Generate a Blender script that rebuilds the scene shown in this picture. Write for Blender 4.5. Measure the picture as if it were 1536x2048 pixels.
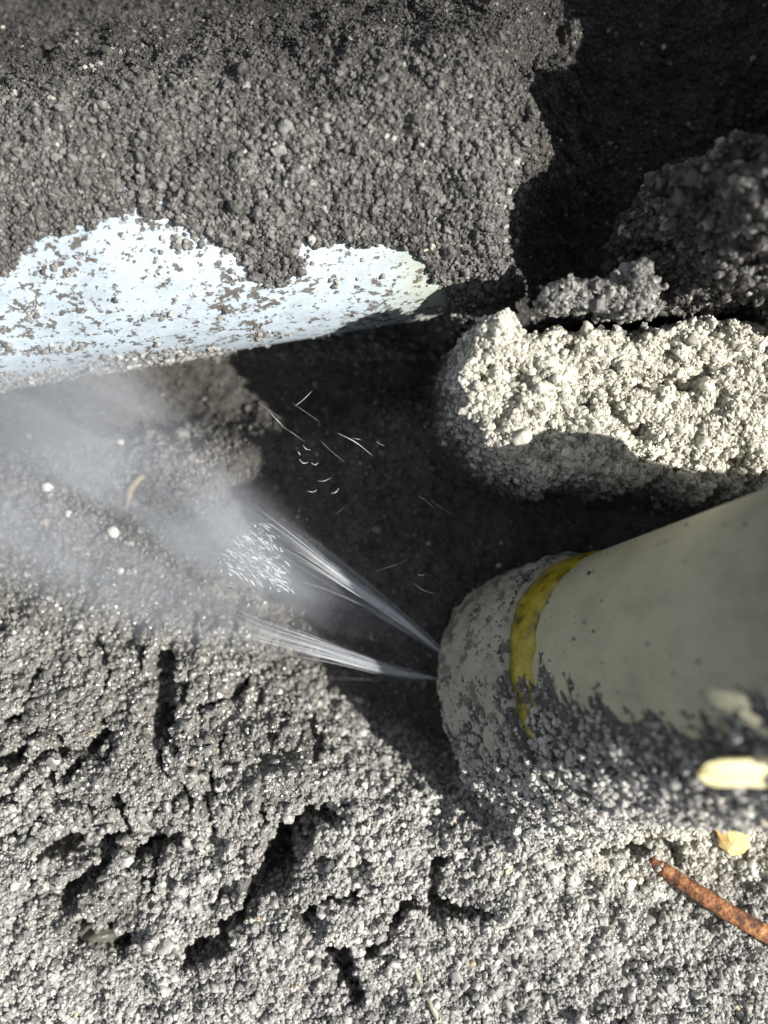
import bpy, math
import numpy as np
from mathutils import Vector, Matrix

# ------------------------------------------------------------------ clean
for o in list(bpy.data.objects):
    bpy.data.objects.remove(o, do_unlink=True)
scene = bpy.context.scene
COL = scene.collection
MM = 0.001
D = 105.0                 # camera height over the soil surface, mm
S = 100.0 / 1536.0        # mm per photo pixel on the z = 0 plane

# ------------------------------------------------------------------ camera
cam_d = bpy.data.cameras.new('camera')
cam = bpy.data.objects.new('camera', cam_d)
COL.objects.link(cam)
cam.location = (0, 0, D * MM)
cam.rotation_euler = (0, 0, 0)
cam_d.sensor_fit = 'HORIZONTAL'
cam_d.sensor_width = 36
cam_d.lens = 36 * D / 100.0
cam_d.clip_start = 0.002
cam_d.clip_end = 50
cam_d.dof.use_dof = True
cam_d.dof.focus_distance = (D - 5.0) * MM
cam_d.dof.aperture_fstop = 15
scene.camera = cam

# ------------------------------------------------------------------ light
SUN_AZ = math.radians(-14)     # from +x towards -y: low sun from the lower right
SUN_EL = math.radians(44)
sdir = Vector((math.cos(SUN_EL) * math.cos(SUN_AZ), math.cos(SUN_EL) * math.sin(SUN_AZ), math.sin(SUN_EL)))
w = bpy.data.worlds.new('World')
scene.world = w
w.use_nodes = True
nt = w.node_tree
nt.nodes.clear()
sky = nt.nodes.new('ShaderNodeTexSky')
sky.sky_type = 'NISHITA'
sky.sun_disc = False
sky.sun_elevation = SUN_EL
sky.sun_rotation = math.atan2(sdir.x, sdir.y)
hs = nt.nodes.new('ShaderNodeHueSaturation')
hs.inputs['Saturation'].default_value = 0.35
bg = nt.nodes.new('ShaderNodeBackground')
bg.inputs['Strength'].default_value = 0.06
wo = nt.nodes.new('ShaderNodeOutputWorld')
nt.links.new(sky.outputs[0], hs.inputs['Color'])
nt.links.new(hs.outputs[0], bg.inputs[0])
nt.links.new(bg.outputs[0], wo.inputs[0])

sd_ = bpy.data.lights.new('sun', 'SUN')
sd_.energy = 4.3
sd_.angle = math.radians(0.6)
sd_.color = (1.0, 0.96, 0.9)
sun = bpy.data.objects.new('sun', sd_)
COL.objects.link(sun)
sun.rotation_euler = sdir.to_track_quat('Z', 'Y').to_euler()
sun.location = sdir * 2

vs = scene.view_settings
scene.display_settings.display_device = 'sRGB'
vs.view_transform = 'Standard'
vs.look = 'None'
vs.exposure = 1.0
vs.gamma = 1
vs.use_curve_mapping = False
scene.render.engine = 'CYCLES'
scene.cycles.use_denoising = True
scene.cycles.max_bounces = 8
scene.cycles.volume_bounces = 1
scene.cycles.transparent_max_bounces = 24
scene.cycles.volume_step_rate = 1.0
scene.cycles.volume_max_steps = 128

# ------------------------------------------------------------------ helpers
rng = np.random.default_rng(11)


def at(px, py, z=0.0):
    """world point (mm) seen at photo pixel px, py when it lies at height z"""
    k = (D - z) / D
    return np.array([(px - 768) * S * k, (1024 - py) * S * k, z])


def hash2(ix, iy, seed):
    h = (ix.astype(np.int64) * 374761393 + iy.astype(np.int64) * 668265263 + seed * 1442695041) & 0xffffffff
    h = ((h ^ (h >> 13)) * 1274126177) & 0xffffffff
    h = (h ^ (h >> 16)) & 0xffffffff
    return h.astype(np.float64) / 4294967295.0


def vnoise(x, y, seed):
    ix, iy = np.floor(x), np.floor(y)
    fx, fy = x - ix, y - iy
    fx = fx * fx * fx * (fx * (fx * 6 - 15) + 10)
    fy = fy * fy * fy * (fy * (fy * 6 - 15) + 10)
    a = hash2(ix, iy, seed); b = hash2(ix + 1, iy, seed)
    c = hash2(ix, iy + 1, seed); d = hash2(ix + 1, iy + 1, seed)
    return (a + (b - a) * fx) * (1 - fy) + (c + (d - c) * fx) * fy * 1.0 if False else (a * (1 - fx) + b * fx) * (1 - fy) + (c * (1 - fx) + d * fx) * fy


def fbm(x, y, scale, seed, octv=3, gain=0.5):
    """-1..1 noise, scale in mm"""
    t = np.zeros_like(x); amp = 1.0; n = 0.0
    c, s = math.cos(0.7), math.sin(0.7)
    X, Y = x / scale, y / scale
    for i in range(octv):
        t += amp * (vnoise(X, Y, seed + i * 17) * 2 - 1)
        n += amp
        amp *= gain
        X, Y = (X * c - Y * s) * 2.03 + 3.1, (X * s + Y * c) * 2.03 + 7.7
    return t / n


def sst(a, b, x):
    t = np.clip((x - a) / (b - a), 0, 1)
    return t * t * (3 - 2 * t)


def segdist(u, v, p, q):
    px, py = p; qx, qy = q
    dx, dy = qx - px, qy - py
    t = np.clip(((u - px) * dx + (v - py) * dy) / (dx * dx + dy * dy + 1e-9), 0, 1)
    return np.hypot(u - px - t * dx, v - py - t * dy), t


def polysd(u, v, P):
    """signed distance, positive inside, pixel units"""
    dmin = np.full(u.shape, 1e9); ins = np.zeros(u.shape, bool)
    n = len(P)
    for i in range(n):
        a, b = P[i], P[(i + 1) % n]
        d, _ = segdist(u, v, a, b)
        dmin = np.minimum(dmin, d)
        cond = ((a[1] > v) != (b[1] > v))
        xi = (b[0] - a[0]) * (v - a[1]) / ((b[1] - a[1]) if b[1] != a[1] else 1e-9) + a[0]
        ins ^= cond & (u < xi)
    return np.where(ins, dmin, -dmin)


# ------------------------------------------------------------------ pipes: geometry shared with the soil
# white main pipe, upper left
PR = 17.0
PZ = -5.0
pL = at(0, 772, PZ); pRt = at(1000, 607, PZ)
pdir = (pRt - pL) / np.linalg.norm(pRt - pL)
pperp = np.array([-pdir[1], pdir[0], 0.0])
p_axis0 = pL + pperp * PR

# grey riser, lower right
RC = at(1246.0, 1348.0, 3.0)
RR = 15.44
_ph, _ta = math.radians(32.6), math.radians(56)
RA = np.array([math.cos(_ta) * math.cos(_ph), math.cos(_ta) * math.sin(_ph), math.sin(_ta)])
RV = np.array([math.sin(_ph), -math.cos(_ph), 0.0])
RW = np.cross(RA, RV)
if RW[2] < 0:
    RW = -RW

# ------------------------------------------------------------------ soil height field
LOWER = [(-4000, 1360), (150, 1290), (380, 1330), (560, 1430), (720, 1540), (880, 1620), (960, 1620), (1010, 1520), (1080, 1450),
         (1200, 1450), (1350, 1500), (1700, 1500), (6000, 1500), (6000, 8000), (-4000, 8000)]
MASS = [(925, 690), (945, 640), (985, 612), (1020, 598), (1060, 640), (1130, 630), (1200, 650), (1300, 655), (1440, 612), (1520, 640), (1900, 700),
        (1900, 985), (1420, 985), (1350, 950), (1270, 972), (1180, 945), (1100, 968), (1030, 930), (985, 900), (965, 850), (925, 820)]
BANK = [(-4000, 640), (-200, 620), (0, 555), (50, 505), (110, 480), (160, 470), (215, 452), (270, 446), (335, 458), (420, 482), (470, 505),
        (500, 540), (545, 555), (590, 520), (640, 495), (690, 480), (760, 474), (815, 492), (850, 512), (900, 548), (960, 585), (1020, 612),
        (1500, 520), (1500, -4000), (-4000, -4000)]
BANK = [(768 + (a - 768) * 0.90, 1024 + (b - 1024) * 0.90) for a, b in BANK]
def _mk(a, b):
    z = 14.0 - (a - 930) / 600 * 11.0
    return (105.0 - z) / 105.0


MASS = [(768 + (a - 768) * _mk(a, b), 1024 + (b - 1024) * _mk(a, b)) for a, b in MASS]
# (polyline, half width px, depth mm)
CRACKS = [
    ([(365, 1925), (410, 1890), (465, 1850), (500, 1800), (525, 1760), (560, 1700), (590, 1665), (650, 1640)], 24, 8.0),
    ([(525, 1770), (560, 1730), (575, 1690)], 30, 7.0),
    ([(680, 1915), (700, 1960), (705, 1985)], 24, 7.0),
    ([(735, 1910), (790, 1850), (840, 1815), (900, 1825), (985, 1822)], 17, 5.5),
    ([(865, 1800), (872, 1760), (885, 1735)], 13, 4.5),
    ([(110, 1790), (165, 1770), (190, 1740), (205, 1690)], 20, 6.0),
    ([(150, 1850), (175, 1880), (240, 1890)], 22, 6.0),
    ([(95, 1705), (112, 1700)], 18, 6.0),
    ([(300, 1330), (312, 1390), (320, 1440), (310, 1480)], 22, 6.5),
    ([(310, 1480), (325, 1540), (365, 1570), (370, 1610)], 8, 4.0),
    ([(195, 1460), (185, 1500), (120, 1560)], 11, 4.5),
    ([(230, 1590), (260, 1640), (265, 1720)], 15, 5.5),
    ([(320, 1590), (300, 1650), (305, 1720), (300, 1800)], 9, 4.5),
    ([(350, 1670), (300, 1690), (260, 1740)], 11, 5.0),
    ([(390, 1430), (440, 1420), (470, 1405)], 9, 4.0),
    ([(600, 1835), (650, 1805), (705, 1790)], 12, 4.5),
    ([(0, 1530), (20, 1520)], 22, 6.0),
    ([(440, 1250), (436, 1310)], 8, 3.5), ([(358, 1250), (362, 1300)], 8, 3.5),
    ([(545, 1665), (620, 1650), (690, 1628)], 8, 3.5),
    ([(615, 1480), (625, 1520)], 10, 4.0),
    ([(520, 1610), (535, 1640)], 9, 3.5),
    ([(420, 1550), (425, 1590)], 8, 3.5),
    ([(1180, 1690), (1240, 1686), (1290, 1700)], 14, 3.5),
    ([(1295, 1672), (1340, 1690), (1365, 1730)], 18, 3.5),
    ([(1255, 1640), (1262, 1625)], 8, 3.0),
    ([(820, 1905), (835, 1925)], 6, 2.5),
    ([(1110, 730), (1118, 690), (1135, 640)], 12, 3.0),
    ([(1235, 775), (1300, 780), (1350, 770), (1400, 745)], 13, 2.5),
    ([(1190, 820), (1215, 850), (1255, 880), (1275, 850)], 10, 2.5),
    ([(1130, 830), (1190, 825)], 8, 2.0), ([(1330, 870), (1290, 895)], 8, 2.0),
    ([(1270, 920), (1300, 915)], 8, 2.0), ([(1090, 950), (1095, 985)], 8, 2.5),
    ([(1000, 1480), (1180, 1530), (1300, 1560)], 26, 2.5),
]


def height(X, Y):
    """soil height in mm over world x, y in mm"""
    wob = 19.0
    u0 = X / S + 768; v0 = 1024 - Y / S
    u = u0 + wob * fbm(X, Y, 3.2, 5, 3, 0.7); v = v0 + wob * fbm(X, Y, 3.2, 9, 3, 0.7)
    clump = fbm(X, Y, 9, 21, 3)
    mid = fbm(X, Y, 3.2, 33, 3)
    fine = fbm(X, Y, 1.1, 47, 2)
    rid = np.abs(fbm(X, Y, 5.0, 61, 2))
    # hollow floor
    h = -14.0 + 1.3 * clump + 0.5 * mid
    left = (1 - sst(150, 620, u)) * sst(790, 1010, v + 0.15 * u)
    h = h + 5.0 * left - 7.0 * sst(960, 830, v + 0.15 * u) * sst(60, 240, u)
    # lower ground
    sd = polysd(u, v, LOWER)
    z0 = 0.0 + 7.0 * np.exp(-((u - 1160) / 210) ** 2 - ((v - 1560) / 110) ** 2) \
        + 1.2 * clump - 1.2 * sst(1600, 2048, v) * sst(500, 0, u) + 0.9 * mid
    z0 = z0 - 4.0 * sst(1150, 1536, u) * sst(2000, 1650, v)
    z0 = z0 + 2.0 * np.exp(-((u - 560) / 130) ** 2 - ((v - 1540) / 110) ** 2)
    wid = 90 + 170 * left
    k = sst(-0.75 * wid, wid, sd)
    h = h * (1 - k) + z0 * k
    rough = sst(-100, 60, sd) * (1 - sst(450, 900, u)) * (1 - sst(1700, 1900, v))
    h = h - rough * 4.2 * sst(0.20, 0.0, rid) * sst(-0.25, 0.3, clump + 0.3)
    # sunlit mass on the right
    sm = polysd(u, v, MASS) + 16 * mid
    zm = 13.5 - (v - 650) / 330 * 4.5 - (u - 900) / 600 * 10.0
    zm = np.clip(zm, -4, 13.5) + 0.9 * mid + 1.0 * clump
    k = sst(-38, 22, sm)
    zm = zm + 1.0 * mid - 1.8 * sst(0.22, 0.0, rid) * sst(-0.1, 0.4, clump)
    h = h * (1 - k) + zm * k
    # bank over the white pipe
    sb = polysd(u, v, BANK)
    s = (X - pL[0]) * pperp[0] + (Y - pL[1]) * pperp[1]
    zp = PZ + np.sqrt(np.maximum(PR ** 2 - (PR - np.clip(s, 0, PR)) ** 2, 0))
    zb = zp + 0.35 * sst(-10, 10, sb) + 1.1 * sst(0, 110, sb) - np.where(s > PR * 1.2, np.where(s < PR * 1.2 + 10, 0.046 * np.maximum(s - PR * 1.2, 0) ** 2, 0.92 * (s - PR * 1.2) - 4.6), 0) * 1.0 + 0.9 * clump * sst(20, 120, sb) + 0.5 * mid
    zb = np.maximum(zb, -21 + 1.5 * clump)
    fall = sst(980, 1300, u + 0.25 * (v - 300) + 90 * clump)
    zb = zb * (1 - fall) + (-11 + 1.5 * clump + 0.8 * mid) * fall
    k = sst(-22, 6, sb)
    h = h * (1 - k) + zb * k
    # deep shaded ground, upper right
    up = sst(960, 1330, u + 80 * clump) * sst(640, 590, v) * (1 - sst(-10, 20, sm))
    zu = -10 + 1.6 * clump + 0.9 * mid
    h = h * (1 - up) + zu * up
    # unseen bank added beyond the right edge to shade the upper right
    e = sst(1590, 1700, u) * sst(570, 500, v + 30 * clump) * sst(-900, -500, v) * sst(3200, 2000, u)
    zr = 30 + 19 * sst(150, 470, v) + 6.0 * clump + 2 * mid
    h = np.maximum(h, h * (1 - e) + zr * e)
    # unseen soil wall added beyond the right edge to shade joint and nearby strip
    e = sst(1560, 1600, u) * sst(1075, 1130, v + 30 * clump) * sst(1415, 1370, v + 20 * clump) * sst(3200, 2000, u)
    h = np.maximum(h, h * (1 - e) + (60 + 3 * clump + 2 * mid) * e)
    # soil never stands inside the riser
    q0 = X - RC[0]; q1 = Y - RC[1]
    # cracks and holes
    for P, hw, dep in CRACKS:
        dm = np.full(u.shape, 1e9)
        for a, b in zip(P[:-1], P[1:]):
            d, _ = segdist(u, v, a, b)
            dm = np.minimum(dm, d)
        near = dm < hw * 3
        if near.any():
            h[near] -= dep * sst(hw * 1.25, hw * 0.45, dm[near] * (1 + 0.7 * mid[near]))
    # lumps at grain scale
    calm = 1 - 0.75 * sst(-8, -13, h) * sst(900, 1500, 1500 - 0 * u)
    h = h + 0.75 * mid * calm + 0.34 * fine * calm
    return h


def wetness(X, Y):
    u = X / S + 768; v = 1024 - Y / S
    n = fbm(X, Y, 12, 77, 3)
    a = np.exp(-(((u - 280) / 420) ** 2 + ((v - 1380) / 340) ** 2))
    a = np.maximum(a, np.exp(-(((u - 560) / 110) ** 2 + ((v - 1540) / 90) ** 2)) * 1.3)
    a = np.maximum(a, np.exp(-(((u - 200) / 110) ** 2 + ((v - 1860) / 90) ** 2)) * 1.2)
    return np.clip(a * 1.25 + 0.3 * n, 0, 1)


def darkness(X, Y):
    """dark muddy hollow, plus shade painted under the pipe and across the top (0 pale sand .. 1 black)"""
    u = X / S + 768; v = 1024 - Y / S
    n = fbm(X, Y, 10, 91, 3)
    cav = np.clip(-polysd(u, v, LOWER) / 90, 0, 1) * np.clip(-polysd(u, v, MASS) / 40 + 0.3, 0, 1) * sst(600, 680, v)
    cav = cav * np.maximum(0.66 + 0.29 * sst(250, 560, u), 0.97 * sst(960, 840, v + 0.15 * u))  # wet hollow soil, with a painted shade strip under the pipe
    top = 0.72 + 0.28 * sst(430, 60, v) + 0.35 * sst(980, 1090, u)  # top and upper right coloured darker to stand for shade
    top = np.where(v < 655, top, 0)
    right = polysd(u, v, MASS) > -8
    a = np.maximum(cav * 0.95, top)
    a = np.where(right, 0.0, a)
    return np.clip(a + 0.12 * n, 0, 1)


def paleness(X, Y):
    """cream sand heap on the right; sun brightness painted on it and below the joint"""
    u = X / S + 768; v = 1024 - Y / S
    n = fbm(X, Y, 8, 141, 3)
    a = sst(-10, 25, polysd(u, v, MASS))
    a = np.maximum(a, 1.0 * np.exp(-((u - 1430) / 300) ** 2 - ((v - 1640) / 150) ** 2))  # sunlit brightness put into the soil colour below the joint
    return np.clip(a + 0.15 * n * (a > 0.05), 0, 1)


# ------------------------------------------------------------------ materials
def mat(name):
    m = bpy.data.materials.new(name)
    m.use_nodes = True
    n = m.node_tree.nodes
    n.clear()
    out = n.new('ShaderNodeOutputMaterial')
    p = n.new('ShaderNodeBsdfPrincipled')
    m.node_tree.links.new(p.outputs[0], out.inputs[0])
    return m, m.node_tree, p, out


def nd(nt, typ, **kw):
    n = nt.nodes.new(typ)
    for k, v in kw.items():
        setattr(n, k, v)
    return n


def noise(nt, vec, scale, detail=3, rough=0.55):
    n = nd(nt, 'ShaderNodeTexNoise')
    n.inputs['Scale'].default_value = scale
    n.inputs['Detail'].default_value = detail
    n.inputs['Roughness'].default_value = rough
    if vec is not None:
        nt.links.new(vec, n.inputs['Vector'])
    return n.outputs['Fac']


def ramp(nt, fac, stops):
    r = nd(nt, 'ShaderNodeValToRGB')
    el = r.color_ramp.elements
    while len(el) < len(stops):
        el.new(0.5)
    for e, (p, c) in zip(el, stops):
        e.position = p
        e.color = (*c, 1) if len(c) == 3 else c
    nt.links.new(fac, r.inputs[0])
    return r.outputs[0]


def mixc(nt, fac, a, b, blend='MIX'):
    m = nd(nt, 'ShaderNodeMix', data_type='RGBA', blend_type=blend)
    for sock, val in ((m.inputs[0], fac), (m.inputs[6], a), (m.inputs[7], b)):
        if hasattr(val, 'is_linked') or isinstance(val, bpy.types.NodeSocket):
            nt.links.new(val, sock)
        elif isinstance(val, tuple):
            sock.default_value = (*val, 1)
        else:
            sock.default_value = val
    return m.outputs[2]


def math_(nt, op, a, b=0.0, clamp=False):
    m = nd(nt, 'ShaderNodeMath', operation=op, use_clamp=clamp)
    for sock, val in ((m.inputs[0], a), (m.inputs[1], b)):
        if isinstance(val, bpy.types.NodeSocket):
            nt.links.new(val, sock)
        else:
            sock.default_value = val
    return m.outputs[0]


def objco(nt, scale=(1, 1, 1)):
    tc = nd(nt, 'ShaderNodeTexCoord')
    mp = nd(nt, 'ShaderNodeMapping')
    mp.inputs['Scale'].default_value = scale
    nt.links.new(tc.outputs['Object'], mp.inputs[0])
    return mp.outputs[0]


def bump(nt, p, h, strength, dist):
    b = nd(nt, 'ShaderNodeBump')
    b.inputs['Strength'].default_value = strength
    b.inputs['Distance'].default_value = dist
    nt.links.new(h, b.inputs['Height'])
    nt.links.new(b.outputs[0], p.inputs['Normal'])


def attr(nt, name, typ='GEOMETRY'):
    a = nd(nt, 'ShaderNodeAttribute', attribute_name=name, attribute_type=typ)
    return a


# soil
m_soil, t, p, _ = mat('soil')
co = objco(t)
n1 = noise(t, co, 900, 4)
n2 = noise(t, co, 2600, 3)
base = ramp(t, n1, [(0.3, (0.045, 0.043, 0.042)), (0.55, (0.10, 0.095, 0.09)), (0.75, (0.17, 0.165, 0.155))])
mud_shade = ramp(t, n1, [(0.3, (0.022, 0.020, 0.018)), (0.7, (0.068, 0.060, 0.052))])  # dark soil colour, used for wet soil and for painted shade
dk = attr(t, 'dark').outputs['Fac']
c = mixc(t, dk, base, mud_shade)
t.links.new(c, p.inputs['Base Color'])
pl_ = attr(t, 'pale').outputs['Fac']
c = mixc(t, math_(t, 'MULTIPLY', pl_, 0.8), c, (0.40, 0.38, 0.31))
wt = attr(t, 'wet').outputs['Fac']
c = mixc(t, math_(t, 'MULTIPLY', math_(t, 'MULTIPLY', wt, 0.6), math_(t, 'SUBTRACT', 1.0, dk, True)), c, (0.20, 0.195, 0.175))
t.links.new(c, p.inputs['Base Color'])
t.links.new(math_(t, 'SUBTRACT', 0.85, math_(t, 'MULTIPLY', wt, 0.6)), p.inputs['Roughness'])
bump(t, p, n2, 0.6, 0.0004)

# grains (per-instance attributes)
m_grain, t, p, _ = mat('sand_grain')
tone = attr(t, 'tone', 'INSTANCER').outputs['Fac']
wet = attr(t, 'wet', 'INSTANCER').outputs['Fac']
pale = attr(t, 'pale', 'INSTANCER').outputs['Fac']
dk = attr(t, 'dark', 'INSTANCER').outputs['Fac']
col = ramp(t, tone, [(0.0, (0.07, 0.068, 0.07)), (0.22, (0.22, 0.215, 0.205)), (0.6, (0.40, 0.392, 0.37)), (0.85, (0.52, 0.51, 0.475)), (0.95, (0.60, 0.58, 0.54)), (1.0, (0.62, 0.5, 0.34))])
cold = ramp(t, tone, [(0.0, (0.012, 0.012, 0.012)), (0.5, (0.042, 0.040, 0.037)), (0.84, (0.085, 0.081, 0.074)), (0.93, (0.30, 0.29, 0.27)), (1.0, (0.42, 0.40, 0.36))])  # dark grains for wet soil and painted shade; bright stops stand for glints
col = mixc(t, math_(t, 'MULTIPLY', pale, 0.75), col, ramp(t, tone, [(0.0, (0.27, 0.26, 0.21)), (0.4, (0.56, 0.54, 0.45)), (1.0, (0.74, 0.72, 0.61))]))
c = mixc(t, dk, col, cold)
c = mixc(t, math_(t, 'MULTIPLY', wet, 0.62), c, (0.115, 0.11, 0.092))
co = objco(t)
sp = noise(t, co, 3.0, 3)
c = mixc(t, 0.5, c, ramp(t, sp, [(0.3, (0.75, 0.75, 0.75)), (0.7, (1.15, 1.15, 1.15))]), 'MULTIPLY')
t.links.new(c, p.inputs['Base Color'])
t.links.new(math_(t, 'SUBTRACT', 0.62, math_(t, 'MULTIPLY', wet, 0.38)), p.inputs['Roughness'])
t.links.new(math_(t, 'ADD', 0.35, math_(t, 'MULTIPLY', wet, 0.65)), p.inputs['Specular IOR Level'])

# white plastic with dirt
def plastic(name, body, dirt, cover, rough=0.35, stretch=(1, 1, 1), fleck=420):
    m, t, p, _ = mat(name)
    co = objco(t, stretch)
    a = noise(t, co, fleck, 5, 0.66)
    b = noise(t, co, 1500, 3, 0.6)
    big = noise(t, co, 90, 3)
    f = math_(t, 'ADD', math_(t, 'MULTIPLY', a, 0.62), math_(t, 'MULTIPLY', b, 0.26))
    f = math_(t, 'ADD', f, math_(t, 'MULTIPLY', big, 0.22))
    msk = ramp(t, f, [(cover, (0, 0, 0)), (cover + 0.025, (1, 1, 1))])
    dc = ramp(t, b, [(0.3, tuple(x * 0.5 for x in dirt)), (0.7, tuple(x * 1.4 for x in dirt))])
    bodyc = mixc(t, math_(t, 'MULTIPLY', big, 0.45), body, tuple(x * 0.80 for x in body))
    grime = noise(t, co, 230, 6, 0.7)
    bodyc = mixc(t, ramp(t, grime, [(0.46, (0, 0, 0)), (0.72, (0.8, 0.8, 0.8))]), bodyc, tuple(x * 0.62 for x in body))
    bodyc = mixc(t, 0.6, bodyc, ramp(t, noise(t, co, 3800, 2, 0.7), [(0.3, (0.80, 0.80, 0.80)), (0.7, (1.14, 1.14, 1.14))]), 'MULTIPLY')
    c = mixc(t, msk, bodyc, dc)
    t.links.new(c, p.inputs['Base Color'])
    t.links.new(math_(t, 'ADD', rough, math_(t, 'MULTIPLY', msk, 0.5)), p.inputs['Roughness'])
    h = math_(t, 'ADD', math_(t, 'MULTIPLY', msk, 1.0), math_(t, 'MULTIPLY', b, 0.35))
    h = math_(t, 'ADD', h, math_(t, 'MULTIPLY', noise(t, co, 4200, 2), 0.16))
    bump(t, p, h, 0.5, 0.0003)
    p.inputs['Subsurface Weight'].default_value = 0.0
    return m


m_pipe = plastic('white_plastic', (0.40, 0.465, 0.515), (0.085, 0.078, 0.068), 0.582, 0.4, (1.1, 1.5, 1.5), 640)
m_riser = plastic('cream_plastic', (0.45, 0.43, 0.30), (0.10, 0.09, 0.075), 0.70, 0.45)
m_collar = plastic('muddy_plastic', (0.40, 0.37, 0.30), (0.16, 0.145, 0.12), 0.57, 0.6, (1, 1, 1))
m_glue, t, p, _ = mat('yellow_glue')
co = objco(t)
a = noise(t, co, 420, 5, 0.65)
t.links.new(ramp(t, a, [(0.34, (0.07, 0.055, 0.02)), (0.43, (0.22, 0.17, 0.01)), (0.56, (0.36, 0.29, 0.02)), (0.75, (0.44, 0.38, 0.08))]), p.inputs['Base Color'])
p.inputs['Roughness'].default_value = 0.3
bump(t, p, noise(t, co, 900, 3), 0.4, 0.0003)

m_rust, t, p, _ = mat('rusty_metal')
co = objco(t)
a = noise(t, co, 700, 5, 0.65)
t.links.new(ramp(t, a, [(0.34, (0.045, 0.022, 0.014)), (0.46, (0.17, 0.065, 0.028)), (0.58, (0.38, 0.17, 0.06)), (0.72, (0.55, 0.34, 0.16))]), p.inputs['Base Color'])
p.inputs['Roughness'].default_value = 0.8
bump(t, p, a, 0.9, 0.0008)


def stone_mat(name, c0, c1, rough=0.6, scale=500):
    m, t, p, _ = mat(name)
    co = objco(t)
    a = noise(t, co, scale, 5, 0.65)
    t.links.new(ramp(t, a, [(0.3, c0), (0.7, c1)]), p.inputs['Base Color'])
    p.inputs['Roughness'].default_value = rough
    bump(t, p, a, 0.6, 0.0005)
    return m


m_ystone = stone_mat('yellow_stone', (0.50, 0.34, 0.11), (0.78, 0.62, 0.30))
m_wetstone = stone_mat('wet_stone', (0.05, 0.05, 0.042), (0.19, 0.185, 0.155), 0.2, 700)
m_quartz = stone_mat('quartz', (0.5, 0.48, 0.42), (0.75, 0.73, 0.68), 0.25)
m_straw = stone_mat('straw', (0.22, 0.16, 0.08), (0.50, 0.42, 0.27), 0.6, 900)
m_stalk = stone_mat('stalk', (0.16, 0.16, 0.11), (0.42, 0.42, 0.32), 0.6, 900)
m_twigd = stone_mat('dark_bark', (0.02, 0.018, 0.016), (0.07, 0.06, 0.05), 0.8, 900)

m_water, t, p, _ = mat('spray_water')
p.inputs['Base Color'].default_value = (0.86, 0.89, 0.92, 1)
p.inputs['Roughness'].default_value = 0.25
p.inputs['IOR'].default_value = 1.33
p.inputs['Transmission Weight'].default_value = 0.25
p.inputs['Alpha'].default_value = 0.34

m_foam, t, p, _ = mat('white_water')
p.inputs['Base Color'].default_value = (0.86, 0.88, 0.90, 1)
p.inputs['Roughness'].default_value = 0.3
p.inputs['IOR'].default_value = 1.33
p.inputs['Alpha'].default_value = 0.30


# ------------------------------------------------------------------ mesh helpers
def link_mesh(name, V, F, material, parent=None, smooth=True):
    me = bpy.data.meshes.new(name)
    V = np.asarray(V, float) * MM
    if isinstance(F, np.ndarray):
        F = F.tolist()
    me.from_pydata(V.tolist(), [], F)
    me.update()
    if smooth:
        me.polygons.foreach_set('use_smooth', [True] * len(me.polygons))
    me.materials.append(material)
    o = bpy.data.objects.new(name, me)
    COL.objects.link(o)
    if parent is not None:
        o.parent = parent
    return o


def tag(o, label=None, category=None, group=None, kind=None):
    for k, v in (('label', label), ('category', category), ('group', group), ('kind', kind)):
        if v:
            o[k] = v
    return o


def fattr(o, name, arr):
    a = o.data.attributes.new(name, 'FLOAT', 'POINT')
    a.data.foreach_set('value', np.asarray(arr, np.float32))


def tube(P, R, n=8, cap=True):
    """tube along points P with radii R -> verts, faces"""
    P = np.asarray(P, float); m = len(P)
    R = np.broadcast_to(np.asarray(R, float), (m,))
    T = np.gradient(P, axis=0)
    T /= np.linalg.norm(T, axis=1)[:, None] + 1e-12
    ref = np.array([0, 0, 1.0]) if abs(T[0][2]) < 0.9 else np.array([1.0, 0, 0])
    V = []
    for i in range(m):
        a = np.cross(T[i], ref); a /= np.linalg.norm(a) + 1e-12
        b = np.cross(T[i], a)
        for k in range(n):
            th = 2 * math.pi * k / n
            V.append(P[i] + R[i] * (math.cos(th) * a + math.sin(th) * b))
    F = []
    for i in range(m - 1):
        for k in range(n):
            k2 = (k + 1) % n
            F.append((i * n + k, i * n + k2, (i + 1) * n + k2, (i + 1) * n + k))
    if cap:
        F.append(tuple(range(n - 1, -1, -1)))
        F.append(tuple((m - 1) * n + k for k in range(n)))
    return V, F


def bez(pts, n=24):
    """smooth polyline through control points (Catmull-Rom)"""
    P = np.asarray(pts, float)
    P = np.vstack([2 * P[0] - P[1], P, 2 * P[-1] - P[-2]])
    out = []
    segs = len(P) - 3
    for i in range(segs):
        p0, p1, p2, p3 = P[i:i + 4]
        for q in np.linspace(0, 1, n, endpoint=(i == segs - 1)):
            out.append(0.5 * ((2 * p1) + (-p0 + p2) * q + (2 * p0 - 5 * p1 + 4 * p2 - p3) * q * q + (-p0 + 3 * p1 - 3 * p2 + p3) * q ** 3))
    return np.array(out)


class Bag:
    def __init__(s): s.V = []; s.F = []
    def add(s, V, F):
        b = len(s.V); s.V += list(V); s.F += [tuple(i + b for i in f) for f in F]


def ico(sub=2):
    import bmesh
    bm = bmesh.new()
    bmesh.ops.create_icosphere(bm, subdivisions=sub, radius=1)
    V = np.array([v.co[:] for v in bm.verts]); F = [tuple(v.index for v in f.verts) for f in bm.faces]
    bm.free()
    return V, F


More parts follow.
